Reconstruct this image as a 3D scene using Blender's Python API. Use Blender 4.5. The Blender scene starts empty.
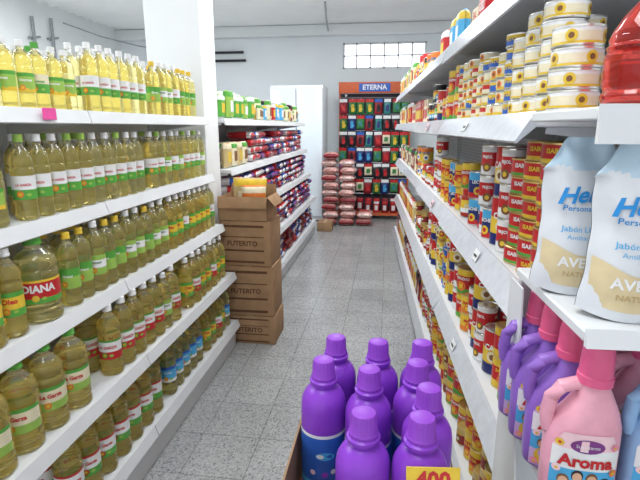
import bpy, bmesh, math, random
from mathutils import Vector, Matrix
random.seed(7)
SC=bpy.context.scene
COL=SC.collection
SC.view_settings.view_transform='Standard'
U=random.uniform
# ------------------------------------------------------------ materials
MC={}
def mat(name,c,rough=.5,metal=0,trans=0,noise=.08,scale=30,emit=0,bump=0):
    if name in MC: return MC[name]
    m=bpy.data.materials.new(name); m.use_nodes=True
    nt=m.node_tree; b=nt.nodes['Principled BSDF']
    tc=nt.nodes.new('ShaderNodeTexCoord'); nz=nt.nodes.new('ShaderNodeTexNoise'); nz.inputs['Scale'].default_value=scale
    nt.links.new(tc.outputs['Object'],nz.inputs['Vector'])
    cr=nt.nodes.new('ShaderNodeValToRGB')
    cr.color_ramp.elements[0].position=.3; cr.color_ramp.elements[1].position=.7
    cr.color_ramp.elements[0].color=tuple(x*(1-noise) for x in c)+(1,)
    cr.color_ramp.elements[1].color=tuple(min(1,x*(1+noise)) for x in c)+(1,)
    nt.links.new(nz.outputs['Fac'],cr.inputs['Fac']); nt.links.new(cr.outputs['Color'],b.inputs['Base Color'])
    b.inputs['Roughness'].default_value=rough; b.inputs['Metallic'].default_value=metal
    b.inputs['Transmission Weight'].default_value=trans; b.inputs['IOR'].default_value=1.4
    if emit:
        b.inputs['Emission Color'].default_value=c+(1,); b.inputs['Emission Strength'].default_value=emit
    if bump:
        bp=nt.nodes.new('ShaderNodeBump'); bp.inputs['Strength'].default_value=bump; bp.inputs['Distance'].default_value=.01
        nt.links.new(nz.outputs['Fac'],bp.inputs['Height']); nt.links.new(bp.outputs['Normal'],b.inputs['Normal'])
    MC[name]=m; return m
WHITE=mat('white_plastic',(.82,.83,.84),.4)
STEEL=mat('painted_steel_white',(.72,.745,.77),.35,noise=.03,scale=6)
RAIL=mat('price_rail_plastic',(.58,.61,.66),.2,noise=.06)
GREYM=mat('grey_metal',(.35,.36,.38),.4,.6)
TIN=mat('tin_metal',(.80,.79,.76),.25,.85)
GOLD=mat('gold_tin',(.75,.55,.22),.3,.8)
RED=mat('red_print',(.55,.025,.03),.3)
DRED=mat('dark_red_print',(.28,.02,.03),.4)
ORANGE=mat('orange_print',(.80,.22,.04),.4)
BRICK=mat('faded_orange_red_print',(.62,.13,.05),.5)
YEL=mat('yellow_print',(.78,.54,.05),.35)
CREAM=mat('cream_print',(.80,.73,.53),.4)
GREEN=mat('green_print',(.10,.38,.06),.35)
LIME=mat('lime_print',(.32,.53,.10),.35)
DGREEN=mat('dark_green_print',(.03,.16,.05),.35)
BLUE=mat('blue_print',(.03,.12,.50),.35)
NAVY=mat('navy_print',(.02,.03,.16),.3)
SKYB=mat('sky_blue_print',(.08,.42,.75),.35)
BLACK=mat('black_print',(.02,.02,.025),.4)
BROWN=mat('brown_print',(.22,.10,.04),.5)
LPINK=mat('light_pink_print',(.90,.62,.68),.35)
PINK=mat('pink_plastic',(.88,.28,.42),.35)
SKIN=mat('skin_tone_print',(.70,.42,.28),.5)
HOTP=mat('hot_pink_paper',(.90,.10,.40),.5)
PURP=mat('purple_plastic',(.25,.05,.56),.32,noise=.05)
PURP2=mat('purple_cap_plastic',(.28,.06,.56),.45,noise=.05)
PURP3=mat('plum_print',(.22,.05,.24),.3)
VIO=mat('violet_plastic',(.28,.14,.55),.3)
CARD=mat('corrugated_cardboard',(.38,.23,.125),.85,noise=.14,scale=10)
CARDD=mat('cardboard_print',(.13,.06,.03),.8)
TAPE=mat('packing_tape',(.50,.37,.21),.3)
OIL=mat('cooking_oil',(.985,.89,.40),.02,0,.88,noise=.02,scale=8)
OIL2=mat('cooking_oil_amber',(.965,.81,.27),.02,0,.84,noise=.03,scale=8)
CLR=mat('clear_bottle_plastic',(.97,.97,.92),.03,0,.93,noise=.01,scale=8)
SODA=mat('red_liquid',(.96,.10,.08),.04,0,.85)
SAUCE=mat('tomato_sauce',(.45,.04,.02),.2,0,.1)
def peg_mat():
    m=mat('pegboard_panel',(.60,.63,.66),.4)
    nt=m.node_tree; b=nt.nodes['Principled BSDF']
    tc=nt.nodes.new('ShaderNodeTexCoord'); a=nt.nodes.new('ShaderNodeVectorMath'); a.operation='MULTIPLY'; a.inputs[1].default_value=(0,40,40)
    f=nt.nodes.new('ShaderNodeVectorMath'); f.operation='FRACTION'
    d=nt.nodes.new('ShaderNodeVectorMath'); d.operation='DISTANCE'; d.inputs[1].default_value=(0,.5,.5)
    l=nt.nodes.new('ShaderNodeMath'); l.operation='LESS_THAN'; l.inputs[1].default_value=.18
    mx=nt.nodes.new('ShaderNodeMixRGB'); mx.inputs[1].default_value=(.60,.63,.66,1); mx.inputs[2].default_value=(.10,.11,.12,1)
    nt.links.new(tc.outputs['Object'],a.inputs[0]); nt.links.new(a.outputs[0],f.inputs[0]); nt.links.new(f.outputs[0],d.inputs[0])
    nt.links.new(d.outputs['Value'],l.inputs[0]); nt.links.new(l.outputs[0],mx.inputs[0]); nt.links.new(mx.outputs[0],b.inputs['Base Color'])
    return m
PEG=peg_mat()
def floor_mat():
    m=bpy.data.materials.new('terrazzo_tile'); m.use_nodes=True; nt=m.node_tree; b=nt.nodes['Principled BSDF']; L=nt.links.new
    tc=nt.nodes.new('ShaderNodeTexCoord')
    br=nt.nodes.new('ShaderNodeTexBrick'); br.offset=0; br.inputs['Scale'].default_value=1; br.inputs['Brick Width'].default_value=.3; br.inputs['Row Height'].default_value=.3
    br.inputs['Mortar Size'].default_value=.003; br.inputs['Color1'].default_value=(1,1,1,1); br.inputs['Color2'].default_value=(.88,.88,.88,1); br.inputs['Mortar'].default_value=(.60,.60,.60,1)
    L(tc.outputs['Object'],br.inputs['Vector'])
    vo=nt.nodes.new('ShaderNodeTexVoronoi'); vo.inputs['Scale'].default_value=140; L(tc.outputs['Object'],vo.inputs['Vector'])
    cr=nt.nodes.new('ShaderNodeValToRGB'); e=cr.color_ramp.elements; e[0].position=.10; e[0].color=(.21,.215,.22,1); e[1].position=.9; e[1].color=(.55,.56,.56,1)
    x=cr.color_ramp.elements.new(.30); x.color=(.39,.40,.405,1)
    L(vo.outputs['Color'],cr.inputs['Fac'])
    nz=nt.nodes.new('ShaderNodeTexNoise'); nz.inputs['Scale'].default_value=2.0; nz.inputs['Detail'].default_value=6; L(tc.outputs['Object'],nz.inputs['Vector'])
    c2=nt.nodes.new('ShaderNodeValToRGB'); c2.color_ramp.elements[0].position=.3; c2.color_ramp.elements[1].position=.7; c2.color_ramp.elements[0].color=(.80,.81,.81,1); c2.color_ramp.elements[1].color=(1,1,1,1); L(nz.outputs['Fac'],c2.inputs['Fac'])
    m1=nt.nodes.new('ShaderNodeMixRGB'); m1.blend_type='MULTIPLY'; m1.inputs[0].default_value=1; L(cr.outputs['Color'],m1.inputs[1]); L(br.outputs['Color'],m1.inputs[2])
    m2=nt.nodes.new('ShaderNodeMixRGB'); m2.blend_type='MULTIPLY'; m2.inputs[0].default_value=1; L(m1.outputs[0],m2.inputs[1]); L(c2.outputs['Color'],m2.inputs[2])
    L(m2.outputs[0],b.inputs['Base Color']); b.inputs['Roughness'].default_value=.22
    return m
FLOOR=floor_mat()
WALL=mat('wall_paint',(.84,.87,.88),.8,noise=.02,scale=2)
WALLB=mat('wall_paint_blue',(.83,.88,.905),.8,noise=.02,scale=2)
CEIL=mat('ceiling_sheet',(.93,.94,.94),.6,noise=.02,scale=3)
# ------------------------------------------------------------ mesh builder
TXT={}
def textgeo(s,bold=.02):
    k=(s,bold)
    if k in TXT: return TXT[k]
    cu=bpy.data.curves.new('t','FONT'); cu.body=s; cu.size=1; cu.align_x='CENTER'; cu.align_y='CENTER'; cu.resolution_u=2; cu.offset=bold
    o=bpy.data.objects.new('t',cu); COL.objects.link(o)
    dg=bpy.context.evaluated_depsgraph_get(); dg.update(); me=o.evaluated_get(dg).to_mesh()
    v=[(p.co.x,p.co.y) for p in me.vertices]; f=[tuple(p.vertices) for p in me.polygons]
    o.evaluated_get(dg).to_mesh_clear(); bpy.data.objects.remove(o); bpy.data.curves.remove(cu)
    TXT[k]=(v,f); return TXT[k]
class MB:
    def __init__(s): s.v=[];s.f=[];s.mi=[];s.sm=[];s.mats=[]
    def mid(s,m):
        if m not in s.mats: s.mats.append(m)
        return s.mats.index(m)
    def add(s,v,f,m,smooth=False):
        n=len(s.v); s.v+= [tuple(p) for p in v]
        for i,q in enumerate(f):
            s.f.append(tuple(n+k for k in q)); s.mi.append(s.mid(m[i] if isinstance(m,list) else m)); s.sm.append(smooth)
        return s
    def box(s,x0,x1,y0,y1,z0,z1,m):
        v=[(x,y,z) for z in(z0,z1) for y in(y0,y1) for x in(x0,x1)]
        return s.add(v,[(0,2,3,1),(4,5,7,6),(0,1,5,4),(2,6,7,3),(0,4,6,2),(1,3,7,5)],m)
    def rbox(s,x0,x1,y0,y1,z0,z1,m,bev=.004,seg=2):
        bm=bmesh.new(); bmesh.ops.create_cube(bm,size=1)
        for q in bm.verts: q.co=Vector((x0+(q.co.x+.5)*(x1-x0),y0+(q.co.y+.5)*(y1-y0),z0+(q.co.z+.5)*(z1-z0)))
        bmesh.ops.bevel(bm,geom=bm.edges[:],offset=bev,segments=seg,affect='EDGES',profile=.5)
        bm.verts.index_update()
        s.add([tuple(q.co) for q in bm.verts],[tuple(q.index for q in f.verts) for f in bm.faces],m); bm.free(); return s
    def lathe(s,prof,m,seg=18,cx=0,cy=0,cap0=True,cap1=True,smooth=True,a0=0,a1=2*math.pi,ribs=0):
        v=[];f=[];fm=[]
        full=abs(a1-a0-2*math.pi)<1e-6; n=seg if full else seg+1
        for (r,z) in prof:
            for i in range(n):
                a=a0+(a1-a0)*i/seg; rr=r*(1+(ribs if i%2 else 0)); v.append((cx+rr*math.cos(a),cy+rr*math.sin(a),z))
        for j in range(len(prof)-1):
            for i in range(seg):
                k=(i+1)%n; f.append((j*n+i,j*n+k,(j+1)*n+k,(j+1)*n+i)); fm.append(m[j] if isinstance(m,list) else m)
        if full:
            if cap0: f.append(tuple(range(n-1,-1,-1))); fm.append(fm[0])
            if cap1: f.append(tuple((len(prof)-1)*n+i for i in range(n))); fm.append(fm[-1])
        return s.add(v,f,fm,smooth)
    def wtext(s,t,size,r,z,m,ang=-math.pi/2,sx=1,bold=.02):
        v,f=textgeo(t,bold)
        return s.add([((r)*math.cos(ang+x*size*sx/r),r*math.sin(ang+x*size*sx/r),z+y*size) for x,y in v],f,m)
    def wdisc(s,rad,r,z,m,ang=-math.pi/2,dx=0,n=12,el=1):
        v=[(r*math.cos(ang+dx/r),r*math.sin(ang+dx/r),z)]
        for i in range(n):
            q=2*math.pi*i/n; x=dx+rad*math.cos(q); v.append((r*math.cos(ang+x/r),r*math.sin(ang+x/r),z+rad*el*math.sin(q)))
        return s.add(v,[(0,1+i,1+(i+1)%n) for i in range(n)],m)
    def ftext(s,t,size,x0,y0,z0,m,sx=1,bold=.02,side=False):
        v,f=textgeo(t,bold)
        if side: return s.add([(x0,y0+x*size*sx,z0+y*size) for x,y in v],f,m)
        return s.add([(x0+x*size*sx,y0,z0+y*size) for x,y in v],f,m)
    def tube(s,pts,r,m,seg=8):
        v=[];f=[]
        P=[Vector(p) for p in pts]
        for i,p in enumerate(P):
            t=(P[min(i+1,len(P)-1)]-P[max(i-1,0)]).normalized()
            up=Vector((0,0,1)) if abs(t.z)<.9 else Vector((0,1,0))
            a=t.cross(up).normalized(); b=t.cross(a)
            for k in range(seg):
                q=2*math.pi*k/seg; v.append(tuple(p+a*r*math.cos(q)+b*r*math.sin(q)))
        for i in range(len(P)-1):
            for k in range(seg):
                l=(k+1)%seg; f.append((i*seg+k,i*seg+l,(i+1)*seg+l,(i+1)*seg+k))
        f.append(tuple(range(seg-1,-1,-1))); f.append(tuple((len(P)-1)*seg+k for k in range(seg)))
        return s.add(v,f,m,True)
    def build(s,name):
        me=bpy.data.meshes.new(name); me.from_pydata(s.v,[],s.f)
        for m in s.mats: me.materials.append(m)
        me.polygons.foreach_set('material_index',s.mi); me.polygons.foreach_set('use_smooth',s.sm)
        bm=bmesh.new(); bm.from_mesh(me)
        bmesh.ops.recalc_face_normals(bm,faces=bm.faces[:]); bm.to_mesh(me); bm.free()
        me.update()
        try: me.set_sharp_from_angle(angle=math.radians(40))
        except Exception: pass
        return me
def ob(name,me,loc=(0,0,0),rz=0,parent=None,label=None,cat=None,group=None,kind=None,rx=0,ry=0):
    o=bpy.data.objects.new(name,me); COL.objects.link(o)
    o.location=loc; o.rotation_euler=(rx,ry,rz)
    if parent: o.parent=parent
    if label: o['label']=label
    if cat: o['category']=cat
    if group: o['group']=group
    if kind: o['kind']=kind
    return o
def thing(T,loc,rz=0,group=None,label=None,rx=0,ry=0,sc=1):
    o=ob(T['name'],T['root'],loc,rz,None,label or T['label'],T['cat'],group,rx=rx,ry=ry)
    if sc!=1: o.scale=(sc,sc,sc)
    for p in T.get('parts',[]):
        ob(p[0],p[1],parent=o,label=p[2] if len(p)>2 else None)
    return o
# ------------------------------------------------------------ room
def struct(name,mb): return ob(name,mb.build(name),kind='structure')
struct('floor',MB().box(-5.2,2.8,-2.5,9.2,-.1,0,FLOOR))
struct('wall_left',MB().box(-5.2,-5.0,-2.5,9.2,0,3.6,WALL))
struct('wall_right',MB().box(2.6,2.8,-2.5,9.2,0,3.6,WALL))
wx0,wx1,wz0,wz1=-.83,.62,2.55,2.99
struct('wall_back',MB().box(-5,wx0,9.0,9.2,0,3.6,WALLB).box(wx1,2.6,9.0,9.2,0,3.6,WALLB).box(wx0,wx1,9.0,9.2,0,wz0,WALLB).box(wx0,wx1,9.0,9.2,wz1,3.6,WALLB))
v=[];f=[];ny=320
for i in range(ny+1):
    y=-2.5+11.7*i/ny; z=3.31+.032*math.sin(i*math.pi/3.0+.4)
    for x in(-5.2,2.8): v.append((x,y,z))
for i in range(ny): f.append((2*i,2*i+1,2*i+3,2*i+2))
struct('ceiling',MB().add(v,f,CEIL))
struct('trim_1',MB().rbox(-5,2.6,8.82,9.0,3.10,3.27,WALL,.01))
struct('wall_column',MB().rbox(-1.60,-1.22,3.19,3.46,0,3.27,WALL,.01))
WF=mat('window_frame_paint',(.70,.72,.74),.5)
wm=MB()
for (a,b,c,d) in((wx0,wx1,wz0,wz0+.03),(wx0,wx1,wz1-.03,wz1),(wx0,wx0+.03,wz0,wz1),(wx1-.03,wx1,wz0,wz1),(wx0,wx1,wz0+.215,wz0+.235)):
    wm.box(a,b,9.02,9.07,c,d,WF)
for i in range(1,6):
    x=wx0+(wx1-wx0)*i/6; wm.box(x-.012,x+.012,9.02,9.07,wz0,wz1,WF)
PANE=mat('daylit_frosted_pane',(.93,.96,1.0),.3,emit=1.6)
wm.box(wx0+.02,wx1-.02,9.075,9.085,wz0+.01,wz1-.01,PANE)
struct('window_1',wm)
ob('ceiling_conduit',MB().tube([(-.9,7.05,3.20),(-1.0,8.0,3.18),(-1.07,8.8,3.16)],.015,GREYM).build('conduit'),label='thin grey metal conduit fixed under the ceiling',cat='pipe')
for z,a,b in((2.86,-3.3,-2.62),(2.72,-3.35,-2.58)):
    m=MB().tube([(a,8.93,z),(b,8.93,z)],.022,BLACK); m.tube([(a+.05,8.93,z),(a+.05,9.0,z)],.012,BLACK).tube([(b-.05,8.93,z),(b-.05,9.0,z)],.012,BLACK)
    ob('wall_rail',m.build('wall_rail'),label='short black metal rail fixed to the pale wall',cat='rail',group='black wall rails')
for y,z in((6.6,2.75),(7.0,2.8)):
    m=MB().tube([(-4.95,y,z-.25),(-4.95,y,z+.3)],.022,GREYM).tube([(-4.95,y-.12,z),(-4.95,y+.12,z+.05)],.016,GREYM).tube([(-4.95,y,z),(-5.0,y,z)],.01,GREYM)
    ob('wall_bracket',m.build('wall_bracket'),label='grey metal bracket fixed high on the white wall',cat='bracket',group='wall brackets')
ob('hanging_cable',MB().tube([(-4.97,7.3,3.1),(-4.6,7.7,2.96),(-4.2,8.2,2.88),(-3.7,8.6,2.86),(-3.3,8.95,2.9)],.010,GREYM).build('hanging_cable'),label='thin sagging grey cable between the pale walls',cat='cable')
# ------------------------------------------------------------ gondolas
def gondola(name,label,y0,y1,levels,back,facing,xform=None,top=1.62,uprights=None,backmat=STEEL,railh=.045,out=.02,vary=0):
    E=bpy.data.objects.new(name,None); COL.objects.link(E); E['label']=label; E['category']='shelving unit'
    if xform: E.location=xform[0]; E.rotation_euler=(0,0,xform[1])
    th=.03*facing
    ob('back_panel',MB().box(min(back,back-th),max(back,back-th),y0,y1,0,top,backmat).build('back_panel'),parent=E)
    fr=levels[0][1]
    ob('base',MB().box(min(back,fr-.02*facing),max(back,fr-.02*facing),y0,y1,0,levels[0][0]-.03,STEEL).build('base'),parent=E)
    for (z,xf) in levels:
        s=ob('shelf',MB().rbox(min(back,xf),max(back,xf),y0,y1,z-.03,z,STEEL,.003,1).build('shelf'),parent=E)
        a=facing; seams=[y0]+[u for u in (uprights or []) if y0+.1<u<y1-.1]+[y1]
        for q0,q1 in zip(seams[:-1],seams[1:]):
            o2=out+vary*U(-.8,1); rh=railh+vary*U(-.5,.5)
            zt,zb=z+.004,z-rh
            r=MB(); p=[(xf,zt),(xf+a*.004,zt),(xf+a*o2,zb),(xf+a*(o2-.004),zb-.004),(xf,z-.03)]
            n=len(p); vv=[(q[0],y,q[1]) for y in(q0+.004,q1-.004) for q in p]
            ff=[(i,(i+1)%n,n+(i+1)%n,n+i) for i in range(n)]+[tuple(range(n)),tuple(range(n,2*n))]
            r.add(vv,ff,RAIL if facing<0 else STEEL)
            ob('price_rail',r.build('price_rail'),parent=s,label='pale plastic price rail along the shelf edge')
        for yb in(uprights or [y0+.01,y1-.01]):
            t=MB(); bx=back; d=(xf-bx)
            vv=[(bx,yb-.0015,z-.031),(bx+d*.95,yb-.0015,z-.031),(bx+d*.95,yb-.0015,z-.045),(bx,yb-.0015,z-.10)]
            vv+=[(q[0],yb+.0015,q[2]) for q in vv]
            t.add(vv,[(0,1,2,3),(4,5,6,7),(0,1,5,4),(1,2,6,5),(2,3,7,6),(3,0,4,7)],STEEL)
            if z>.4: ob('bracket',t.build('bracket'),parent=s)
    for yb in(uprights or [y0+.02,y1-.02]):
        ob('upright',MB().box(min(back,back+.03*facing),max(back,back+.03*facing),yb-.02,yb+.02,0,top+.02,STEEL).build('upright'),parent=E)
    return E
LV=[(.20,-1.03),(.557,-1.04),(.90,-1.11),(1.24,-1.165),(1.61,-1.20)]
gondola('gondola_shelf','white painted steel shelving unit full of cooking oil bottles',.55,3.13,LV,-1.58,1,top=1.63,uprights=[.57,1.85,3.11])
gondola('gondola_shelf','white painted steel shelving unit stacked with bagged rice and grains',3.5,7.0,LV,-1.58,1,top=1.63,uprights=[3.52,4.7,5.85,6.98])
TH=math.radians(2.35); RO=Vector((.40,0,0)); RM=Matrix.Rotation(TH,3,'Z')
def RG(x,y,z): return RO+RM@Vector((x,y,z))
XT,XU=-.04,-.03
RL=[(.28,-.02),(.70,.0),(1.16,.0),(1.58,XU),(1.90,XT)]
gondola('gondola_shelf','white painted steel shelving unit packed with canned food',1.14,6.3,RL,.50,-1,xform=(RO,TH),top=2.25,uprights=[1.16,2.4,3.65,4.9,6.28],backmat=PEG,railh=.064,out=.034,vary=.014)
for (z,xf,ys) in((1.16,0,(1.62,2.75)),(.70,0,(1.9,)),(1.58,XU,(1.8,2.9))):
    for i,y in enumerate(ys):
        c=(WHITE,LPINK)[i%2]
        ob('price_tag',MB().rbox(-.001,.001,-.03,.03,-.018,.018,c,.0005,1).box(-.0016,-.001,-.02,.02,-.006,.002,BLACK).build('price_tag'),RG(xf-.0285,y,z-.028),TH,None,('pink' if c is LPINK else 'white')+' paper price tag clipped to the shelf rail','price tag','price tags on the shelf rails',ry=math.radians(23))
EC=bpy.data.objects.new('endcap_shelf',None); COL.objects.link(EC); EC.location=RO; EC.rotation_euler=(0,0,TH)
EC['label']='white end display shelf holding soap pouches and softener bottles'; EC['category']='shelving unit'
ob('back_panel',MB().box(.14,.84,1.108,1.128,0,1.55,PEG).build('back_panel'),parent=EC)
ob('back_panel',MB().box(-.04,.14,1.108,1.128,0,1.21,STEEL).build('back_panel'),parent=EC)
ob('base',MB().box(-.04,.84,.78,1.105,0,.25,STEEL).build('base'),parent=EC)
for z,y,rh in((.28,.72,.05),(.90,.72,.05),(1.24,.75,.024),(1.58,.80,.055)):
    s=ob('shelf',MB().rbox(-.055,.84,y,1.105,z-.02,z,STEEL,.003,1).build('shelf'),parent=EC)
    ob('price_rail',MB().add([(-.055,y,z+.004),(.84,y,z+.004),(.84,y-.012,z-rh),(-.055,y-.012,z-rh),(-.055,y,z-rh),(.84,y,z-rh)],[(0,1,2,3),(3,2,5,4),(4,5,1,0),(0,3,4),(1,5,2)],STEEL).build('price_rail'),parent=s)
for x in(-.06,.841):
    P=[(1.125,0),(.80,0),(.80,.25),(1.0,.9),(1.04,1.21),(1.125,1.21)]
    ob('side_panel',MB().add([(x,a,b) for a,b in P]+[(x+.004,a,b) for a,b in P],[(0,1,2,3,4,5),(6,7,8,9,10,11)]+[(i,(i+1)%6,6+(i+1)%6,6+i) for i in range(6)],STEEL).build('side_panel'),parent=EC)
# ------------------------------------------------------------ oil bottles
def oil_T(r,h,oil,capm,lab,text,tm,seg=22,desc='',emb=ORANGE,ts=1.15):
    k=h/.28; b=MB()
    pr=[(r*.80,0),(r*.98,.008*k),(r,.02*k),(r*.93,.030*k),(r,.040*k),(r*.93,.050*k),(r,.060*k),(r*.96,.066*k),(r*.96,.150*k),(r,.155*k),(r,.168*k),(r*.90,.176*k),(r*.98,.185*k),(r*.95,.2*k),(r*.86,.214*k),(r*.66,.228*k),(r*.44,.240*k),(r*.32,.250*k),(r*.32,.262*k)]
    ms=[oil if z<.226*k else CLR for _,z in pr[:-1]]
    b.lathe(pr,ms,seg)
    c=MB().lathe([(r*.41,.256*k),(r*.41,.262*k),(r*.38,.263*k),(r*.38,.279*k),(r*.33,.281*k)],capm,16,ribs=.03)
    l=MB(); z0,z1=.070*k,.148*k; R=r*.985
    zs=[z0]
    for q in lab: zs.append(zs[-1]+(z1-z0)*q[0])
    prof=[];ms=[]
    for i,q in enumerate(lab): prof.append((R,zs[i])); ms.append(q[1])
    prof.append((R,z1))
    l.lathe(prof,ms,seg,cap0=False,cap1=False,a0=-math.pi/2-1.45,a1=-math.pi/2+1.45)
    if text: l.wtext(text,min(.034*k,2.0*r/len(text)*ts),R+.0006,z0+(z1-z0)*.62,tm,-math.pi/2,.95,.04)
    l.wdisc(.011*k,R+.0005,z0+.018*k,emb,dx=-.012); l.wdisc(.006*k,R+.0007,z0+.018*k,YEL,dx=-.012)
    l.wdisc(.008*k,R+.0005,z0+.016*k,LIME,dx=.014,el=.7)
    return dict(name='oil_bottle',cat='bottle',root=b.build('oil_bottle'),label=desc,parts=[('cap',c.build('cap')),('bottle_label',l.build('bottle_label'))])
O_garza=oil_T(.038,.285,OIL,WHITE,[(.42,GREEN),(.58,WHITE)],'LA GARZA',RED,desc='clear oil bottle with white cap and white and green label')
O_garz2=oil_T(.038,.285,OIL,LIME,[(.42,GREEN),(.58,WHITE)],'LA GARZA',RED,desc='clear oil bottle with green cap and white and green label')
O_green=oil_T(.038,.285,OIL,WHITE,[(.35,LIME),(.4,WHITE),(.25,LIME)],'Girasol',DGREEN,desc='clear oil bottle with white cap and lime green label')
O_gree2=oil_T(.038,.275,OIL,YEL,[(.6,LIME),(.4,GREEN)],'Girasol',WHITE,desc='clear oil bottle with yellow cap and green label')
O_gour=oil_T(.036,.235,OIL,WHITE,[(.2,YEL),(.6,LIME),(.2,GREEN)],'Gourmet',WHITE,desc='short oil bottle with white cap and green label')
O_gou2=oil_T(.036,.240,OIL,GREEN,[(.5,GREEN),(.5,CREAM)],'Gourmet',GREEN,desc='short oil bottle with green cap and cream label')
O_yel=oil_T(.040,.285,OIL2,WHITE,[(.3,GREEN),(.5,YEL),(.2,GREEN)],'Oleo',RED,desc='amber oil bottle with white cap and yellow label')
O_blue=oil_T(.042,.30,OIL,WHITE,[(.2,WHITE),(.6,SKYB),(.2,BLUE)],'Riquisimo',WHITE,desc='clear oil bottle with white cap and blue label')
O_diana=oil_T(.070,.291,OIL,GREEN,[(.22,GREEN),(.68,RED),(.10,YEL)],'DIANA',WHITE,28,desc='large oil bottle with green cap and red label',ts=1.45,emb=YEL)
O_bigg=oil_T(.057,.298,OIL2,GREEN,[(.35,LIME),(.5,CREAM),(.15,GREEN)],'La Garza',RED,24,desc='large oil bottle with green cap and green label',ts=1.4)
O_redw=oil_T(.046,.295,OIL2,WHITE,[(.40,RED),(.50,WHITE),(.1,GREEN)],'LA GARZA',RED,desc='wide oil bottle with white cap and red and white label',emb=GREEN,ts=1.45)
O_redt=oil_T(.050,.312,OIL2,WHITE,[(.35,GREEN),(.55,WHITE),(.1,RED)],'La Garza',RED,24,desc='tall wide oil bottle with white cap and green and white label',emb=RED,ts=1.5)
def oilrow(z,xf,segs,grp,rows=2):
    for row in range(rows):
        for sg in segs:
            y0,y1,kinds,sp,r=sg[:5]; back=sg[5] if len(sg)>5 else 0
            y=y0+r
            while y+r<=y1+.001:
                T=random.choice(kinds)
                x=xf-.014-back-r-row*(2*r+.012)+U(-.005,.005)
                if not(row==1 and random.random()<.2):
                    thing(T,(x,y+U(-.0015,.0015),z+.001),math.radians(U(14,50)),grp)
                y+=sp
oilrow(1.61,-1.20,[(.72,1.95,[O_gour,O_gour,O_gou2],.080,.036,.04),(1.97,2.5,[O_garza],.083,.038,.02),(2.5,3.12,[O_garza,O_green,O_gree2,O_yel],.084,.040)],'oil bottles on the top shelf')
oilrow(1.24,-1.165,[(.72,1.42,[O_gour,O_gou2],.084,.038),(1.44,2.35,[O_garza,O_garza,O_garz2],.084,.038),(2.35,3.12,[O_garz2,O_green,O_garza],.083,.038)],'oil bottles on the second shelf')
oilrow(.90,-1.11,[(.70,1.34,[O_yel,O_green],.092,.040),(1.535,2.4,[O_green,O_green,O_gree2],.084,.038),(2.4,3.12,[O_garza,O_yel,O_garz2],.086,.040)],'oil bottles on the middle shelf')
thing(O_diana,(-1.178,1.43,.901),math.radians(40),'large oil bottles')
oilrow(.557,-1.04,[(.9,1.64,[O_bigg],.125,.058),(1.65,2.4,[O_redw,O_redw,O_green],.095,.046),(2.4,3.12,[O_redw,O_yel],.095,.046)],'oil bottles on the fourth shelf')
oilrow(.20,-1.03,[(1.3,2.1,[O_redt,O_redt],.105,.050),(2.1,2.6,[O_blue],.090,.042),(2.6,3.12,[O_yel,O_blue,O_redw],.096,.046)],'oil bottles on the bottom shelf')
ob('price_tag',MB().rbox(-1.177,-1.174,1.56,1.63,1.575,1.615,HOTP,.001,1).build('price_tag'),label='hot pink paper price tag on the shelf edge',cat='price tag')
# ------------------------------------------------------------ pillow bags
def pillow(w,h,t,front,panel,band,nx=10,nz=10,full=8,wr_=.07):
    m=MB()
    for side in(-1,1):
        v=[];f=[];fm=[]
        for j in range(nz+1):
            for i in range(nx+1):
                a=-1+2*i/nx; b=-1+2*j/nz
                b=math.copysign(1-(1-abs(b))**1.5,b)
                bul=(max(0,1-abs(a)**4)*max(0,1-abs(b)**full))**.55
                ww=w/2*(1-.05*(1-b*b)); wr=wr_*math.sin(a*9+b*3)*(abs(b)**3)
                v.append((a*ww,side*(t/2*bul*(1+wr)+.0008),h/2+b*h/2))
        for j in range(nz):
            for i in range(nx):
                q=j*(nx+1)+i; f.append((q,q+1,q+nx+2,q+nx+1))
                A=abs((i+.5)/nx*2-1); B=(j+.5)/nz
                fm.append(panel if (A<.62 and .25<B<.62) else (band if .72<B<.9 or B<.12 else front))
        m.add(v,f,fm,True)
    return m.build('bag')
def bagT(w,h,t,a,b,c,desc,name,cat='bag',full=8):
    return dict(name=name,cat=cat,root=pillow(w,h,t,a,b,c,full=full,wr_=.12),label=desc)
CLEARW=mat('white_rice_bag',(.76,.74,.74),.25)
BEAN=mat('dark_bean_bag',(.22,.05,.04),.25)
BW,BH,BT=.113,.24,.061
R1=bagT(BW,BH,BT,CLEARW,RED,BLUE,'white bag of rice with red and blue print','rice_bag')
R5=bagT(BW,BH,BT,CLEARW,BLUE,RED,'white rice bag with blue and red print','rice_bag')
R6=bagT(BW,BH,BT,CLEARW,NAVY,NAVY,'white rice bag with dark blue ends','rice_bag')
R2=bagT(BW,BH,BT,RED,CLEARW,CLEARW,'red and white printed grain bag','grain_bag')
R3=bagT(BW,BH,BT,NAVY,CLEARW,RED,'dark blue grain bag with red ends','grain_bag')
R8=bagT(BW,BH,BT,PURP3,CLEARW,NAVY,'plum purple grain bag with dark ends','grain_bag')
R4=bagT(BW,BH,BT,BEAN,YEL,DRED,'dark red bean bag with yellow print','bean_bag')
R7=bagT(BW,BH,BT,DRED,CLEARW,RED,'dark red lentil bag with red ends','bean_bag')
P1=bagT(.14,.19,.06,GREEN,YEL,WHITE,'green and yellow snack bag standing upright','snack_bag')
P2=bagT(.14,.19,.06,YEL,RED,WHITE,'yellow and red snack bag standing upright','snack_bag')
P3=bagT(.14,.19,.06,CREAM,BROWN,GREEN,'cream and brown food bag standing upright','flour_bag')
P4=bagT(.14,.19,.06,RED,YEL,WHITE,'red and yellow sauce pouch standing upright','sauce_pouch')
P5=bagT(.14,.19,.06,LIME,WHITE,GREEN,'lime green food pouch standing upright','snack_bag')
P6=bagT(.14,.19,.06,SKYB,WHITE,YEL,'sky blue food pouch standing upright','snack_bag')
GF=mat('gold_foil',(.58,.45,.22),.3)
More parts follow.
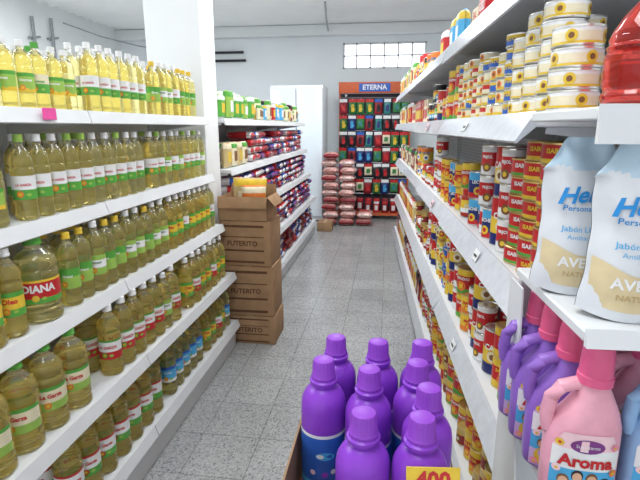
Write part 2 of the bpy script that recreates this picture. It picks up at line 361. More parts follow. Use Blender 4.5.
P7=bagT(.14,.19,.06,GF,YEL,CREAM,'pale gold food bag standing upright','flour_bag')
P8=bagT(.14,.19,.06,DRED,CREAM,BLACK,'dark red coffee bag standing upright','coffee_bag')
def stackflat(y0,y1,z,xf,kinds,grp,layers,w=.124,t=.067):
    y=y0+w/2; i=0; k=random.choice(kinds)
    while y+w/2<=y1:
        if i%2==0: k=random.choice(kinds)
        for l in range(layers-(1 if random.random()<.2 else 0)):
            T=k if random.random()<.5 else random.choice(kinds)
            thing(T,(xf-.268+U(-.03,.006),y,z+t*.5+.003+l*t),math.radians(90)+U(-.04,.04),grp,rx=math.radians(90))
        y+=w; i+=1
stackflat(4.25,6.95,1.24,-1.165,[R2,R4,R7,R8,R1],'bagged grains on the second shelf',4)
stackflat(3.55,6.95,.90,-1.11,[R6,R5,R3,R8,R1],'bagged grains on the middle shelf',4)
stackflat(3.55,6.95,.557,-1.04,[R6,R3,R8,R5,R2],'bagged grains on the fourth shelf',4)
stackflat(3.55,6.95,.20,-1.03,[R7,R4,R1,R3],'bagged grains on the bottom shelf',4)
def standrow(y0,y1,z,xf,kinds,grp,w=.145,rows=1,d=.09,messy=False):
    for r in range(rows):
        y=y0+w/2
        while y+w/2<=y1:
            sc=U(.72,1.12+.15*r) if messy else 1
            ww=.145*sc
            thing(random.choice(kinds),(xf-.06-r*d+(U(-.012,.012) if messy else 0),y0*0+y-(w-ww)/2*0,z+.002+(.004 if messy else 0)),math.radians(90)+U(-.06,.06),grp,rx=0,ry=0,sc=sc)
            y+=(ww+.012) if messy else w
standrow(3.55,4.25,1.24,-1.165,[P3,P7],'pale food bags on the second shelf',rows=2)
standrow(3.56,4.6,1.61,-1.20,[P1,P5,P2,P7,P1],'snack bags on the top shelf',rows=3,messy=True,w=.16)
standrow(4.66,6.9,1.61,-1.20,[P3,P7,P6,P8,P2,P4,P3],'food bags on the top shelf',rows=2,w=.16,messy=True)
# ------------------------------------------------------------ cartons
def carton(name,x0,x1,y0,y1,z0,z1,label,text=True,rz=0,open_=False):
    cx,cy=(x0+x1)/2,(y0+y1)/2; w,d,h=(x1-x0)/2,(y1-y0)/2,z1-z0
    m=MB()
    if not open_: m.rbox(-w,w,-d,d,0,h,CARD,.008)
    else:
        t=.004
        m.box(-w,w,-d,d,0,t,CARD).box(-w,w,-d,-d+t,t,h,CARD).box(-w,w,d-t,d,t,h,CARD).box(-w,-w+t,-d,d,t,h,CARD).box(w-t,w,-d,d,t,h,CARD)
    if text:
        if text is True: text='FUTERITO'
        yy=-d-.0008
        m.ftext(text,w*2/len(text)*1.05,-w*.10,yy,h*.5,CARDD,bold=.03)
        for zz,th_ in((.33,.04),(.64,.02),(.86,.05),(.07,.05)):
            m.add([(-w*.9,yy,h*zz),(w*.75,yy,h*zz),(w*.75,yy,h*(zz+th_)),(-w*.9,yy,h*(zz+th_))],[(0,1,2,3)],CARDD)
    o=ob(name,m.build(name),(cx,cy,z0),rz,None,label,'box')
    if not open_:
        ob('tape',MB().box(-.025,.025,-d-.001,d+.001,h-.0005,h+.0008,TAPE).build('tape'),parent=o,label='strip of packing tape over the seam')
    return o
g='cartons stacked at the shelf end'
for (z0,z1,dx,a) in((0,.215,-.015,.0),(.217,.59,-.022,.02),(.592,.915,-.03,-.02)):
    o=carton('cardboard_box',-1.12+dx,-.75+dx,3.17,3.47,z0,z1,'worn brown cardboard box with dark printing in a stack',rz=a); o['group']=g
OBX=carton('cardboard_box',-1.15,-.80,3.17,3.46,.918,1.08,'open brown cardboard box on top of the stack',None,0,True); OBX['group']=g
for nm,pts in(('flap',[(.175,-.145,.162),(.175,.145,.162),(.225,.13,.10),(.225,-.13,.10)]),('flap',[(-.175,.145,.162),(.175,.145,.162),(.17,.16,.22),(-.17,.16,.22)]),('flap',[(-.175,-.145,.162),(.175,-.145,.162),(.17,-.175,.09),(-.17,-.175,.09)])):
    v=pts+[(a,b,c+.004) for a,b,c in pts]
    ob(nm,MB().add(v,[(0,1,2,3),(4,5,6,7),(0,1,5,4),(1,2,6,5),(2,3,7,6),(3,0,4,7)],CARD).build('flap'),parent=OBX)
BGB=bagT(.26,.27,.09,GF,CREAM,YEL,'large crumpled gold bag standing in the open box','flour_bag',full=5)
BGR=bagT(.17,.23,.07,ORANGE,YEL,CREAM,'orange and cream snack bag in the open box','snack_bag',full=5)
thing(BGB,(-.98,3.36,.925),-.08,'bags in the open box',rx=-.1)
thing(BGR,(-.915,3.25,.925),.2,'bags in the open box',rx=-.05)
# ------------------------------------------------------------ cans
def can(r,h,base,bands,text=None,tm=None,seg=20,name='food_can',desc='',ntext=3,emb=None,ts=.34,tz=.62):
    m=MB()
    m.lathe([(r*.9,.001),(r*.97,0),(r,.002),(r,.0045)],base,seg,cap1=False)
    zs=.0045; prof=[];ms=[]
    for fr,mm in bands: prof.append((r*.985,zs)); ms.append(mm); zs+=(h-.009)*fr
    prof.append((r*.985,h-.0045)); m.lathe(prof,ms,seg,cap0=False,cap1=False)
    m.lathe([(r,h-.0045),(r,h-.001),(r*.97,h),(r*.9,h-.003),(r*.5,h-.0025)],base,seg,cap0=False)
    for i in range(ntext):
        an=-math.pi/2+i*2*math.pi/ntext
        if emb:
            er=h*emb[2]
            m.wdisc(er,r*.99+.0005,h*emb[3],emb[0],an); m.wdisc(er*.5,r*.99+.0008,h*emb[3],emb[1],an)
        if text: m.wtext(text,min(h*ts*1.5,5.2*r/ntext/len(text)*1.3),r*.992+.0009,h*tz,tm,an,1,.04)
    return dict(name=name,cat='can',root=m.build(name),label=desc,r=r,h=h)
ISA=can(.056,.05,GOLD,[(.22,YEL),(.78,RED)],'ISABEL',YEL,26,'fish_can','wide red and yellow canned fish tin',ts=.34,tz=.62,ntext=4)
ISB=can(.056,.05,GOLD,[(.18,GREEN),(.82,RED)],'ISABEL',WHITE,26,'fish_can','wide red and green canned fish tin',ts=.34,tz=.62,ntext=4)
TUW=can(.047,.038,TIN,[(.16,YEL),(.60,CREAM),(.24,WHITE)],'',None,26,'tuna_can','flat tuna can with cream sunflower label and silver rims',emb=(YEL,BROWN,.30,.5),ntext=4)
TU1=can(.0425,.036,TIN,[(.3,YEL),(.7,CREAM)],'',None,18,'tuna_can','small flat tuna can with cream and yellow label',emb=(ORANGE,BROWN,.3,.55))
TU2=can(.0425,.036,TIN,[(.7,BLUE),(.3,YEL)],'ATUN',YEL,18,'tuna_can','small flat tuna can with blue label')
TU3=can(.0425,.036,GOLD,[(.5,CREAM),(.5,RED)],'',BROWN,18,'tuna_can','small flat tuna can with cream and red label')
def fc(h,base,bands,t,tm,d,emb): return can(.037,h,base,bands,t,tm,16,desc=d,ts=.16,emb=emb)
F1=fc(.108,GOLD,[(.25,YEL),(.5,RED),(.25,YEL)],'SALSA',YEL,'tall red and yellow food can',(ORANGE,YEL,.15,.32))
F2=fc(.108,TIN,[(.3,BLUE),(.4,YEL),(.3,BLUE)],'MAIZ',RED,'tall blue and yellow food can',(WHITE,RED,.15,.26))
F3=fc(.108,GOLD,[(.4,GREEN),(.3,CREAM),(.3,YEL)],'ARVEJA',RED,'tall green and cream food can',(LIME,YEL,.15,.28))
F4=fc(.108,GOLD,[(.3,YEL),(.5,CREAM),(.2,YEL)],'MAIZ',GREEN,'tall yellow and cream food can',(RED,YEL,.16,.30))
F5=fc(.108,TIN,[(.2,BLACK),(.5,YEL),(.3,BLACK)],'SARDINA',RED,'tall black and yellow food can',(SKYB,WHITE,.14,.32))
F6=fc(.108,TIN,[(.3,WHITE),(.5,RED),(.2,WHITE)],'FRIJOL',WHITE,'tall red and white food can',(BROWN,YEL,.15,.28))
F7=fc(.108,TIN,[(.2,RED),(.5,NAVY),(.3,SKYB)],'LECHE',WHITE,'tall dark blue and red food can',(YEL,RED,.15,.30))
S1=fc(.078,GOLD,[(.5,CREAM),(.5,GREEN)],'ARVEJA',GREEN,'short cream and green food can',(LIME,GREEN,.2,.32))
S2=fc(.078,TIN,[(.3,BLUE),(.7,WHITE)],'CREMA',BLUE,'short blue and white food can',(RED,WHITE,.2,.32))
S3=fc(.078,GOLD,[(.6,DRED),(.4,GOLD)],'FRIJOL',YEL,'short dark red and gold food can',(BROWN,CREAM,.2,.32))
S4=fc(.078,GOLD,[(.3,ORANGE),(.7,YEL)],'MAIZ',RED,'short orange and yellow food can',(ORANGE,YEL,.2,.32))
W1=can(.050,.115,GOLD,[(.2,GREEN),(.55,RED),(.25,YEL)],'DURAZNO',WHITE,20,desc='wide red and green fruit can',ts=.2,emb=(ORANGE,YEL,.2,.32))
W2=can(.050,.115,TIN,[(.7,YEL),(.3,ORANGE)],'LECHE',BLUE,20,desc='wide yellow powdered milk can',ts=.2,emb=(WHITE,BLUE,.2,.32))
W3=can(.050,.165,TIN,[(.25,NAVY),(.35,YEL),(.4,RED)],'CAFE',WHITE,20,desc='large blue and red coffee tin',ts=.16,emb=(CREAM,BROWN,.13,.42))
def jarT(liq,lid,lab,desc):
    b=MB().lathe([(.026,0),(.033,.004),(.034,.012),(.034,.085),(.028,.098),(.024,.102),(.024,.108)],liq,16)
    c=MB().lathe([(.028,.102),(.028,.118),(.026,.12)],lid,18,ribs=.02)
    l=MB().lathe([(.0347,.02),(.0347,.04),(.0347,.075)],[WHITE,lab],16,cap0=False,cap1=False); l.wtext('Salsa',.018,.0352,.05,WHITE)
    return dict(name='sauce_jar',cat='jar',root=b.build('sauce_jar'),label=desc,parts=[('lid',c.build('lid')),('jar_label',l.build('jar_label'))],r=.034,h=.12)
J1=jarT(SAUCE,WHITE,GREEN,'small jar of red sauce with white lid')
J2=jarT(mat('mayonnaise',(.82,.76,.58),.3),YEL,BLUE,'small jar of mayonnaise with yellow lid')
J3=jarT(SAUCE,RED,YEL,'small jar of red sauce with red lid')
def cartonT(w,d,h,a,b,t,tm,desc):
    m=MB().rbox(-w/2,w/2,-d/2,d/2,0,h,a,.002,1)
    for s in(-1,1):
        y=s*(d/2+.0006); m.add([(-w*.46,y,h*.12),(w*.46,y,h*.22),(w*.46,y,h*.6),(-w*.46,y,h*.55)],[(0,1,2,3)],b)
    m.ftext(t,w/len(t)*1.35,0,-d/2-.0008,h*.8,tm)
    return dict(name='food_carton',cat='box',root=m.build('food_carton'),label=desc)
C1=cartonT(.10,.05,.16,RED,YEL,'GEL',WHITE,'small red and yellow food carton')
C2=cartonT(.10,.05,.17,YEL,RED,'TE',BLACK,'small yellow and red food carton')
C3=cartonT(.10,.05,.15,CREAM,RED,'SAL',RED,'small cream and red food carton')
def face(y,j): return TH+math.radians(-42+U(-j,j))
def rstack(z,xf,segs,grp,j=30):
    for (y0,y1,kinds,n,sp,r,h,rows) in segs:
        for row in range(rows):
            y=y0+r
            while y+r<=y1+.001:
                T=random.choice(kinds); nn=n if n==1 or row>0 else n-random.choice((0,0,0,1,1,2) if n>3 else (0,0,0,1))
                if j<20: nn=n-random.choice((0,0,1))
                x=xf+.014+r+row*(2*r+.006)
                for l in range(nn):
                    TT=T if random.random()<.85 else random.choice(kinds)
                    thing(TT,RG(x+U(-.004,.004),y+U(-.001,.001),z+.0015+l*(h+.0006)),face(y,j),grp)
                y+=sp
def rmix(z,xf,y0,y1,kinds,maxh,grp,back=True):
    """uneven stacks of mixed can sizes; each stack holds one can size"""
    y=y0; run=0; T=None; lim=0
    while True:
        if run<=0: T=random.choice([k for k in kinds if k is not T] or kinds); run=random.choice((1,1,2,3)); lim=max(1,int(maxh/T['h']))
        r=T['r']
        if y+2*r>y1: break
        run-=1
        n=max(1,lim-random.choice((0,0,1,1,2) if lim>2 else (0,0,1)))
        if 'parts' in T: n=1
        x=xf+.014+r+U(0,.02)
        for l in range(n): thing(T,RG(x+U(-.005,.005),y+r,z+.0015+l*(T['h']+.0006)),face(y,30),grp)
        if back:
            for l in range(lim if lim<4 else lim-1):
                if 'parts' in T and l>0: break
                thing(T,RG(x+2*r+.012,y+r,z+.0015+l*(T['h']+.0006)),face(y,30),grp)
        y+=2*r+U(.003,.018)
def rstand(z,xf,y0,y1,kinds,sp,grp,rows=1,off=.05,d=.07,skip=0):
    y=y0+sp/2
    while y+sp/2<=y1:
        if random.random()>=skip:
            for r in range(rows):
                thing(random.choice(kinds),RG(xf+off+r*d,y,z+.0025),TH-math.radians(90)+U(-.06,.06),grp)
        y+=sp
rstand(1.90,XT,1.75,2.4,[C1,C3],.13,'cartons on the top shelf',rows=1,off=.12,skip=.3)
rstand(1.90,XT,2.5,3.3,[P8,P4,P6],.16,'pouches on the top shelf',rows=1,off=.09,skip=.25)
rmix(1.90,XT,3.3,4.4,[F1,F5,W1,W2,W3],.17,'cans on the top shelf',False)
rstand(1.90,XT,4.4,6.2,[P2,P4,P3],.155,'food pouches on the top shelf')
def tins(x,y,n,T=TUW,h=.0386):
    for l in range(n): thing(T,RG(x+U(-.003,.003),y+U(-.002,.002),1.5815+l*h),TH+math.radians(U(-80,0)),'sunflower tins in stacks')
for (x,y,n) in((.0,1.05,4),(.025,1.195,6),(.025,1.30,6),(.025,1.40,5),(.13,1.36,6)): tins(x,y,n)
rstack(1.58,XU,[(1.455,2.25,[TU2,TU1,TU3,TU1],6,.088,.0425,.036,1)],'tuna cans in stacks')
rmix(1.58,XU,2.25,3.4,[F1,F5,S1,S3,J1,J3,W1,W3],.24,'cans on the upper shelf',False)
rstand(1.58,XU,3.4,4.6,[C1,C2,C3],.115,'cartons on the upper shelf')
rstand(1.58,XU,4.6,6.2,[P4,P3,P2,P8],.155,'food pouches on the upper shelf')
rstack(1.16,0,[(1.155,1.52,[ISA,ISA,ISB],7,.1145,.056,.05,1)],'fish tins in stacks',j=10)
rmix(1.16,0,1.53,2.15,[F2,F7,S2,W3,F6],.345,'cans on the middle shelf')
rmix(1.16,0,2.16,3.3,[F5,F6,W3,F1,F2,W1,F7,J3],.345,'cans on the middle shelf',False)
rmix(1.16,0,3.3,4.3,[J1,J2,J3,W2,S3],.26,'sauce jars on the middle shelf',False)
rstand(1.16,0,4.3,6.2,[P4,P2,P3,P8],.155,'food pouches on the middle shelf')
rmix(.70,0,1.17,2.1,[F3,F1,S4,W3,W1,F6],.345,'cans on the lower shelf')
rmix(.70,0,2.11,3.4,[F4,S3,F1,F6,F2,W2,W3,W1],.345,'cans on the lower shelf',False)
rmix(.70,0,3.4,4.3,[J3,J2,J1,S3],.26,'sauce jars on the lower shelf',False)
rstand(.70,0,4.3,6.2,[P4,P7,P2],.155,'food pouches on the lower shelf')
rmix(.28,-.02,1.17,2.4,[W1,F1,S3,F6,W2],.30,'cans on the bottom shelf')
rmix(.28,-.02,2.41,3.4,[F6,F1,W1],.24,'cans on the bottom shelf',False)
rstand(.28,-.02,3.4,6.2,[P4,P2,P8],.155,'food pouches on the bottom shelf')
rb=MB().lathe([(.035,0),(.058,.006),(.061,.02),(.056,.028),(.061,.036),(.061,.085),(.056,.090),(.060,.096),(.055,.102),(.057,.110),(.052,.122),(.040,.145),(.021,.167),(.015,.178)],SODA,30)
rc=MB().lathe([(.020,.172),(.020,.195),(.017,.197)],RED,20,ribs=.03)
rl=MB().lathe([(.0616,.044),(.0616,.052),(.0616,.078),(.0616,.082)],[WHITE,DRED,WHITE],28,cap0=False,cap1=False,a0=-.5,a1=1.4)
thing(dict(name='drink_bottle',cat='bottle',root=rb.build('drink_bottle'),label='clear ribbed plastic bottle of bright red liquid on the end display',parts=[('cap',rc.build('cap')),('bottle_label',rl.build('bottle_label'))]),RG(.055,.905,1.5815),0)
# ------------------------------------------------------------ soap pouches
def soap():
    w,h,t=.150,.29,.092; m=MB()
    SW=mat('white_soap_pouch',(.74,.77,.81),.14,noise=.03,bump=.22,scale=20); BEIGE=mat('oatmeal_print',(.55,.40,.20),.4)
    PB_=mat('pale_blue_pouch_top',(.52,.68,.80),.14,noise=.05,bump=.22,scale=20)
    OAT=mat('pale_oatmeal_print',(.72,.60,.36),.3)
    DB=mat('deep_blue_print',(.02,.25,.62),.4)
    def th(a,b):
        base=t/2*max(0,1-(b/.93)**2.2)**.8 if b<.93 else 0
        prof=max(0,1-abs(a)**2.0)**.85*(.80+.20*min(1,b*6))
        cr=1+.14*math.sin(a*7+b*9)*b+.09*math.sin(b*26+a*4)*(b**1.5)
        return base*prof*cr+.0012
    nx,nz=32,40
    for side in(-1,1):
        v=[];f=[];fm=[]
        for j in range(nz+1):
            b=j/nz
            for i in range(nx+1):
                a=-1+2*i/nx
                ww=w/2*(1-.11*math.sin(min(1,b*1.1)*math.pi)+.016*math.sin(b*22+(2 if a>0 else 0)))
                cor=max(0,(b-.78)/.22)
                zz=b*h+.012*(abs(a)**2)*(1-b)
                zz-=cor*max(0,abs(a)-.45)*.10
                ww*=1-.04*cor
                yw=.007*math.sin(a*4+b*9)*b+.004*math.sin(a*10)*cor
                v.append((a*ww,side*th(a,b)+yw,zz))
        for j in range(nz):
            for i in range(nx):
                q=j*(nx+1)+i; f.append((q,q+1,q+nx+2,q+nx+1)); a=-1+2*(i+.5)/nx
                fm.append(PB_ if j>nz-6-3*math.cos(a*2.2) else SW)
        m.add(v,f,fm,True)
    def surf(x,z):
        b=max(0,min(1,z/h)); a=max(-1,min(1,x/(w/2*.91))); return -(th(a,b)+.0030)+.007*math.sin(a*4+b*9)*b
    def st(s,size,x0,z0,mm,sx=1,bold=.02,shear=0):
        v,f=textgeo(s,bold); m.add([(x0+(x+shear*y)*size*sx,surf(x0+x*size*sx,z0+y*size)-.0012,z0+y*size+.10*x*size*(1 if shear else 0)) for x,y in v],f,mm)
    st('Hello',.040,-.002,.190,DB,1,.03,.35)
    st('Personal Care',.0140,0,.166,DB,1,.01)
    st('Jabón Líquido',.0140,.0,.128,SKYB,1,.01); st('Antibacterial',.0115,0,.113,SKYB,1,0)
    n=16; v=[];f=[]
    for j in range(8):
        z=.018+j*.010
        for i in range(n+1):
            x=-.064+.128*i/n; z2=z+.010*(abs(x)/.066)**2+(.008*math.cos(i*.4) if j==7 else 0); v.append((x,surf(x,z2)+.0010,z2))
    for j in range(7):
        for i in range(n): q=j*(n+1)+i; f.append((q,q+1,q+n+2,q+n+1))
    m.add(v,f,OAT)
    st('AVENA',.0245,0,.066,WHITE,1,.03); st('NATURAL',.014,0,.044,BEIGE,1,.02)
    sp=MB().lathe([(.009,0),(.009,.010),(.013,.010),(.013,.024),(.011,.026)],WHITE,16,ribs=.02)
    return m.build('soap_pouch'),sp.build('spout')
pm,sm=soap()
for (x,y,rz) in((-.002,.955,.0),(.034,.825,-.06),(.175,.85,-.05),(.21,.98,.05)):
    o=ob('soap_pouch',pm,RG(x,y,1.242),TH+rz,None,'white liquid soap refill pouch with blue lettering','pouch','soap refill pouches',rx=.03)
    ob('spout',sm,(.050,.003,.248),0,o,'small white screw spout',ry=math.radians(45))
# ------------------------------------------------------------ softener bottles
def loft(m,secs,matr,n=28,e=2.6):
    v=[];f=[]
    for (z,cx,hw,hd) in secs:
        for i in range(n):
            a=2*math.pi*i/n; c,s_=math.cos(a),math.sin(a)
            v.append((cx+hw*math.copysign(abs(c)**(2/e),c),hd*math.copysign(abs(s_)**(2/e),s_),z))
    for j in range(len(secs)-1):
        for i in range(n):
            k=(i+1)%n; f.append((j*n+i,j*n+k,(j+1)*n+k,(j+1)*n+i))
    f.append(tuple(range(n-1,-1,-1))); f.append(tuple((len(secs)-1)*n+i for i in range(n)))
    m.add(v,f,matr,True)
def softT(body,capm,labm,text,tm,desc):
    b=MB(); loft(b,[(0,0,.052,.030),(.006,0,.058,.035),(.03,0,.060,.037),(.13,0,.060,.037),(.155,.003,.056,.036),(.182,.010,.042,.032),(.205,.012,.030,.027),(.222,.010,.025,.022),(.240,.010,.020,.019)],body)
    b.tube([(0.0,0,.218),(-.018,0,.224),(-.040,0,.216),(-.055,0,.194),(-.059,0,.165),(-.054,0,.135),(-.048,0,.125)],.0125,body,10)
    c=MB().lathe([(.028,.230),(.028,.244),(.026,.246),(.0245,.282),(.022,.297),(.016,.301)],capm,28,cx=.010,ribs=.03)
    l=MB()
    n=12;v=[];f=[]
    def ys(x): return -.037*(1-min(1,abs(x)/.060)**2.6)**(1/2.6)-.0009
    zs=(.010,.045,.082,.120,.150)
    for j,z in enumerate(zs):
        ww=.052 if j<4 else .038
        for i in range(n+1):
            x=-ww+2*ww*i/n; v.append((x,ys(x),z))
    for j in range(4):
        for i in range(n): q=j*(n+1)+i; f.append((q,q+1,q+n+2,q+n+1))
    l.add(v,f,[labm]*n+[SKYB]*n+[WHITE]*n+[labm]*n)
    def disc(cx,cz,rx,rz,mm,lay,k=12):
        l.add([(cx+rx*math.cos(w*2*math.pi/k),ys(cx+rx*math.cos(w*2*math.pi/k))-.0005*lay,cz+rz*math.sin(w*2*math.pi/k)) for w in range(k)],[tuple(range(k))],mm)
    disc(0,.128,.027,.013,PURP3,1,18)
    def tx(s,size,z,mm,lay=3,bold=.03):
        tv,tf=textgeo(s,bold); l.add([(x*size,ys(x*size)-.0005*lay,z+y*size) for x,y in tv],tf,mm)
    tx('Suavizante',.009,.128,WHITE,3,.0)
    tx('Aroma',.030,.098,tm,3,.04)
    for (px,c1,c2,s) in((-.032,BROWN,YEL,1.0),(-.011,BLACK,RED,1.15),(.012,BROWN,LIME,1.1),(.033,BLACK,VIO,.95)):
        disc(px,.032,.013*s,.018*s,c2,1); disc(px,.062*s if s>1 else .060,.0095,.0110,c1,2); disc(px,.060*s if s>1 else .058,.0076,.0090,SKIN,3)
    for (fx,fz,fc_) in((-.044,.020,PINK),(.045,.020,PINK),(.0,.018,LIME),(-.043,.130,YEL),(.043,.128,PINK),(-.022,.018,ORANGE),(.023,.017,YEL),(-.044,.080,LPINK),(.045,.080,ORANGE)):
        disc(fx,fz,.0065,.0065,fc_,4); disc(fx,fz,.0025,.0025,YEL if fc_ is not YEL else RED,5)
    return dict(name='softener_bottle',cat='bottle',root=b.build('softener_bottle'),label=desc,parts=[('cap',c.build('cap')),('bottle_label',l.build('bottle_label'))])
PBODY=mat('pale_pink_bottle',(.80,.38,.48),.3)
SPk=softT(PBODY,mat('hot_pink_cap',(.80,.13,.28),.35),LPINK,'Aroma',RED,'pink fabric softener bottle with handle and picture label')
SVi=softT(VIO,mat('pink_red_cap',(.78,.12,.26),.35),mat('lilac_print',(.62,.45,.75),.4),'Aroma',RED,'violet fabric softener bottle with pink cap')
SBl=softT(mat('pale_blue_bottle',(.30,.50,.78),.3),mat('navy_cap',(.05,.08,.35),.35),WHITE,'Aroma',BLUE,'blue fabric softener bottle with white label')
for (T,x,y,rz) in((SPk,-.018,.795,-.1),(SVi,-.018,.889,-.12),(SVi,-.022,.972,-.1),(SVi,-.022,1.055,-.1),(SBl,.12,.80,-.05),(SPk,.12,.90,0),(SPk,.12,.99,0),(SPk,.255,.80,0),(SBl,.255,.90,0)):
    thing(T,RG(x,y,.902),TH+rz,'fabric softener bottles')
# ------------------------------------------------------------ purple cleaner bottles in a box
b=MB().lathe([(.038,0),(.045,.005),(.0465,.015),(.0465,.190),(.0462,.203),(.0440,.217),(.038,.229),(.031,.237),(.0255,.241),(.0225,.243),(.0225,.248),(.028,.250),(.0285,.255),(.022,.260)],PURP,32)
c=MB().lathe([(.0235,.258),(.0245,.264),(.0220,.268),(.0215,.290),(.0195,.298),(.012,.301)],PURP2,36,ribs=.055)
l=MB().lathe([(.0469,.03),(.0469,.045),(.0469,.145),(.0469,.152)],[SKYB,BLUE,WHITE],32,cap0=False,cap1=False)
for a in(-math.pi/2,math.pi/2):
    l.wdisc(.020,.0473,.105,SKYB,a,dx=.006,el=.45); l.wdisc(.008,.0475,.105,WHITE,a,dx=-.004,el=.6)
    l.wdisc(.006,.0473,.066,LPINK,a,dx=-.02); l.wdisc(.007,.0473,.062,PURP2,a,dx=.006); l.wdisc(.006,.0473,.068,WHITE,a,dx=.024)
PT=dict(name='cleaner_bottle',cat='bottle',root=b.build('cleaner_bottle'),label='purple plastic floor cleaner bottle in a cardboard box',parts=[('cap',c.build('cap')),('bottle_label',l.build('bottle_label'))])
ZB=.787
for (x,y) in((-.101,1.0),(-.115,.890),(-.006,.99),(.090,.998),(-.021,.863),(.074,.902),(.089,.808),(-.025,.714),(.070,.714)):
    thing(PT,(x,y,ZB+.005),U(-.5,.5),'purple cleaner bottles')
carton('cardboard_box',-.172,.142,.652,1.058,ZB-.001,.92,'open cardboard tray holding purple cleaner bottles',None,0,True)
carton('cardboard_box',-.172,.142,.652,1.058,.40,.784,'closed brown cardboard box under the bottle tray',None)
carton('cardboard_box',-.172,.142,.652,1.058,0,.397,'closed brown cardboard box standing on the floor',None)
pc=MB().rbox(-.042,.042,-.001,.001,0,.055,YEL,.0005,1); pc.ftext('400',.036,.0,-.0016,.034,RED,bold=.04)
ob('price_card',pc.build('price_card'),(.088,.657,.978),.1,None,'yellow price card with red numbers on a bottle','price tag',rx=math.radians(-14))
# ------------------------------------------------------------ far end of the shop
E=bpy.data.objects.new('display_rack',None); COL.objects.link(E); E['label']='tall display rack with dark backing and an orange and blue header'; E['category']='display rack'; E.location=(-.24,8.35,0)
BACKD=mat('dark_rack_backing',(.04,.04,.055),.5)
ob('back_panel',MB().box(-.58,.62,.2,.24,.05,2.1,BACKD).build('back_panel'),parent=E)
for x in(-.60,.59): ob('post',MB().box(x,x+.03,.16,.22,0,2.12,BRICK).build('post'),parent=E)
ob('shelf',MB().box(-.58,.62,-.15,.2,.07,.1,BRICK).build('shelf'),parent=E)
hd=MB().rbox(-.60,.62,.05,.12,2.10,2.28,BRICK,.008)
hd.box(-.26,.26,.044,.05,2.125,2.255,BLUE); hd.ftext('ETERNA',.11,0,.0425,2.19,WHITE,bold=.03)
ob('header_sign',hd.build('header_sign'),parent=E,label='orange header sign with blue panel')
for x in(-.5,.46): ob('sign_bracket',MB().box(x,x+.04,.11,.2,2.05,2.15,GREYM).build('sign_bracket'),parent=E)
for r in range(7):
    ob('hanging_bar',MB().tube([(-.58,.13,2.03-r*.27),(.60,.13,2.03-r*.27)],.008,GREYM,6).build('hanging_bar'),parent=E)
def packT(a,b,c,desc,w=.065,h=.20,glove=False):
    m=MB()
    m.rbox(-w,w,-.003,.003,-.055,.0,c,.001,1)
    nx,nz=8,8
    for side in(-1,1):
        v=[];f=[];fm=[]
        for j in range(nz+1):
            for i in range(nx+1):
                p=-1+2*i/nx; q=-1+2*j/nz
                v.append((p*w*.98,side*(.022*(max(0,1-p**4)*max(0,1-q**6))**.6*(1+.25*math.sin(p*4+q*5)*side)+.001),-.05-h/2+q*h/2))
        for j in range(nz):
            for i in range(nx):
                k=j*(nx+1)+i; f.append((k,k+1,k+nx+2,k+nx+1)); fm.append(b if (not glove and 2<=i<=5 and 2<=j<=5) else a)
        m.add(v,f,fm,True)
    if glove: # folded glove print showing on the packet front
        yy=-.0265
        m.rbox(-.024,.024,yy-.004,yy+.004,-.21,-.14,b,.004,1)
        for k,(fx,fl) in enumerate(((-.020,.045),(-.007,.058),(.006,.056),(.019,.044))): m.rbox(fx-.0055,fx+.0055,yy-.004,yy+.003,-.142,-.142+fl,b,.003,1)
        m.rbox(.022,.038,yy-.003,yy+.003,-.185,-.150,b,.003,1)
    m.tube([(0,-.002,-.01),(0,-.002,.02)],.004,GREYM,6)
    return dict(name='hanging_pack',cat='package',root=m.build('hanging_pack'),label=desc)
SHINY=mat('glossy_teal_packet',(.04,.22,.22),.15)
DG2=mat('glossy_green_packet',(.05,.22,.07),.15)
PK=[packT(DRED,RED,WHITE,'dark red hanging cleaning goods packet'),packT(DGREEN,YEL,RED,'dark green hanging packet with yellow glove',glove=True),packT(NAVY,SKYB,WHITE,'dark blue hanging packet with blue glove',glove=True),packT(DG2,SHINY,RED,'green hanging sponge packet',h=.17),packT(DRED,BLACK,BLUE,'dark red hanging packet with black glove',glove=True),packT(SHINY,NAVY,WHITE,'teal and navy hanging packet',w=.055),packT(BLACK,RED,WHITE,'black hanging packet with red glove',glove=True),packT(CREAM,DG2,RED,'cream and green hanging cloth packet',h=.15)]
for r in range(6):
    for i in range(8):
        if random.random()<.04: continue
        thing(PK[random.choice([(r+i)%8,(r*3+i//2)%8])],(-.24-.52+i*.148+U(-.006,.006),8.35+.110,2.03-r*.27-.02),U(-.1,.1),'packs hanging on the rack',ry=U(-.04,.04))
for i in range(8):
    thing(random.choice([R2,R4,R7]),(-.24-.50+i*.145,8.42,.103),U(-.1,.1),'bags on the rack base')
    if i>2: thing(random.choice([R2,R7]),(-.24-.50+i*.145,8.30,.103),U(-.1,.1),'bags on the rack base',sc=.85)
PKB=mat('pink_clear_bag',(.60,.30,.27),.2,noise=.45,scale=22)
PKC=mat('pale_pink_bag',(.74,.50,.46),.2,noise=.4,scale=28)
PB=[dict(name='bulk_bag',cat='bag',root=pillow(.25,.34,.112,a,b_,c_,full=5,wr_=.15),label=d) for a,b_,c_,d in((PKB,RED,PKC,'pinkish clear bag of goods in a pile'),(PKC,PKB,PKB,'pale pink clear bag in a pile'),(PKB,PKC,DRED,'pink bag with dark red ends in a pile'))]
for l in range(10):
    for i in range(2 if l>1 else 3):
        if l==9 and i==1: continue
        thing(random.choice(PB),(-.90+i*.275+U(-.004,.004)+(.03 if l%2 else 0),7.55+U(-.03,.03),.062+l*.1165),U(-.03,.03),'pile of large bags',rx=math.radians(-90))
carton('cardboard_box',-1.02,-.80,7.1,7.36,0,.14,'small brown cardboard box on the floor',None)
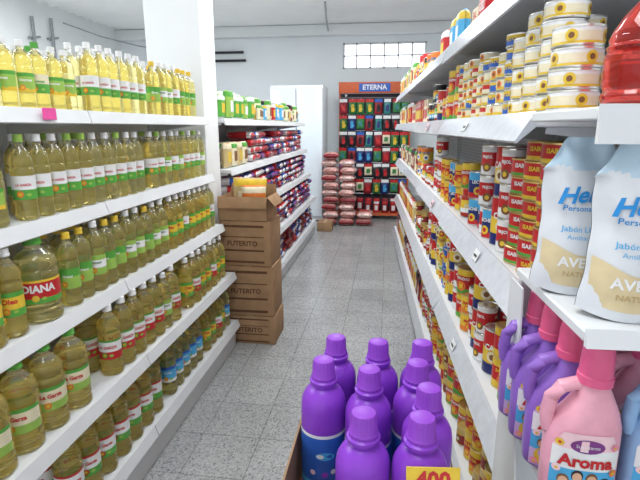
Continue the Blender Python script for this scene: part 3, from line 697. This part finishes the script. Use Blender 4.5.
F=bpy.data.objects.new('refrigerator',None); COL.objects.link(F); F['label']='tall pale white refrigerator at the end of the shelves'; F['category']='refrigerator'; F.location=(-1.46,8.15,0)
FW=mat('fridge_white',(.82,.88,.92),.25,noise=.02); FD=mat('fridge_door',(.76,.85,.92),.2,noise=.02)
ob('body',MB().rbox(-.43,.43,-.3,.3,.03,2.2,FW,.02).build('body'),parent=F)
for a,b in((-.425,-.005),(.005,.425)):
    d=ob('door',MB().rbox(a,b,-.35,-.302,.1,2.15,FD,.015).build('door'),parent=F)
    hx=-.06 if a<-.1 else .04
    ob('handle',MB().rbox(hx,hx+.02,-.38,-.345,.9,1.4,GREYM,.006).build('handle'),parent=d)
for x in(-.37,.37): ob('foot',MB().lathe([(.02,0),(.02,.04)],BLACK,12,cx=x).build('foot'),parent=F)
# ------------------------------------------------------------ lights
def lamp(x,y,w):  # ceiling lamp added to light the room, not an observed fixture
    E=bpy.data.objects.new('added_fill_lamp',None); COL.objects.link(E); E.location=(x,y,3.225); E['label']='added twin tube ceiling lamp to light the shop'; E['category']='lamp'; E['group']='added ceiling lamps'
    ob('housing',MB().rbox(-.04,.04,-.62,.62,.02,.055,WHITE,.01).build('housing'),parent=E)
    TB=mat('added_lamp_tube',(.95,.98,1.0),.3,emit=14)  # tube glow raised to brighten the ceiling
    for s in(-.06,.06): ob('tube',MB().tube([(s,-.58,.02),(s,.58,.02)],.014,TB,10).build('tube'),parent=E)
    for q in(-.61,.585): ob('tube_holder',MB().box(-.09,.09,q,q+.025,-.005,.05,WHITE).build('tube_holder'),parent=E)
    L=bpy.data.lights.new('added_fill_light','AREA'); L.shape='RECTANGLE'; L.size=.5; L.size_y=1.4; L.energy=w; L.color=(.98,.99,1)
    o=bpy.data.objects.new('added_fill_light',L); COL.objects.link(o); o.parent=E; o.location=(0,0,-.06)
lamp(-.35,.6,27); lamp(-.35,3.6,34); lamp(-.5,6.0,44); lamp(-3.2,4.8,95); lamp(-3.0,1.5,50); lamp(1.6,3.5,38)
W=bpy.data.worlds.new('World'); SC.world=W; W.use_nodes=True
W.node_tree.nodes['Background'].inputs[0].default_value=(.95,.97,1,1); W.node_tree.nodes['Background'].inputs[1].default_value=1.2
# ------------------------------------------------------------ camera
cd=bpy.data.cameras.new('Camera'); cam=bpy.data.objects.new('Camera',cd); COL.objects.link(cam)
cam.location=(0,0,1.55); cam.rotation_euler=(math.radians(90-13.22),0,math.radians(7.84)); cd.lens=27.06; cd.sensor_width=36; cd.clip_start=.02
SC.camera=cam
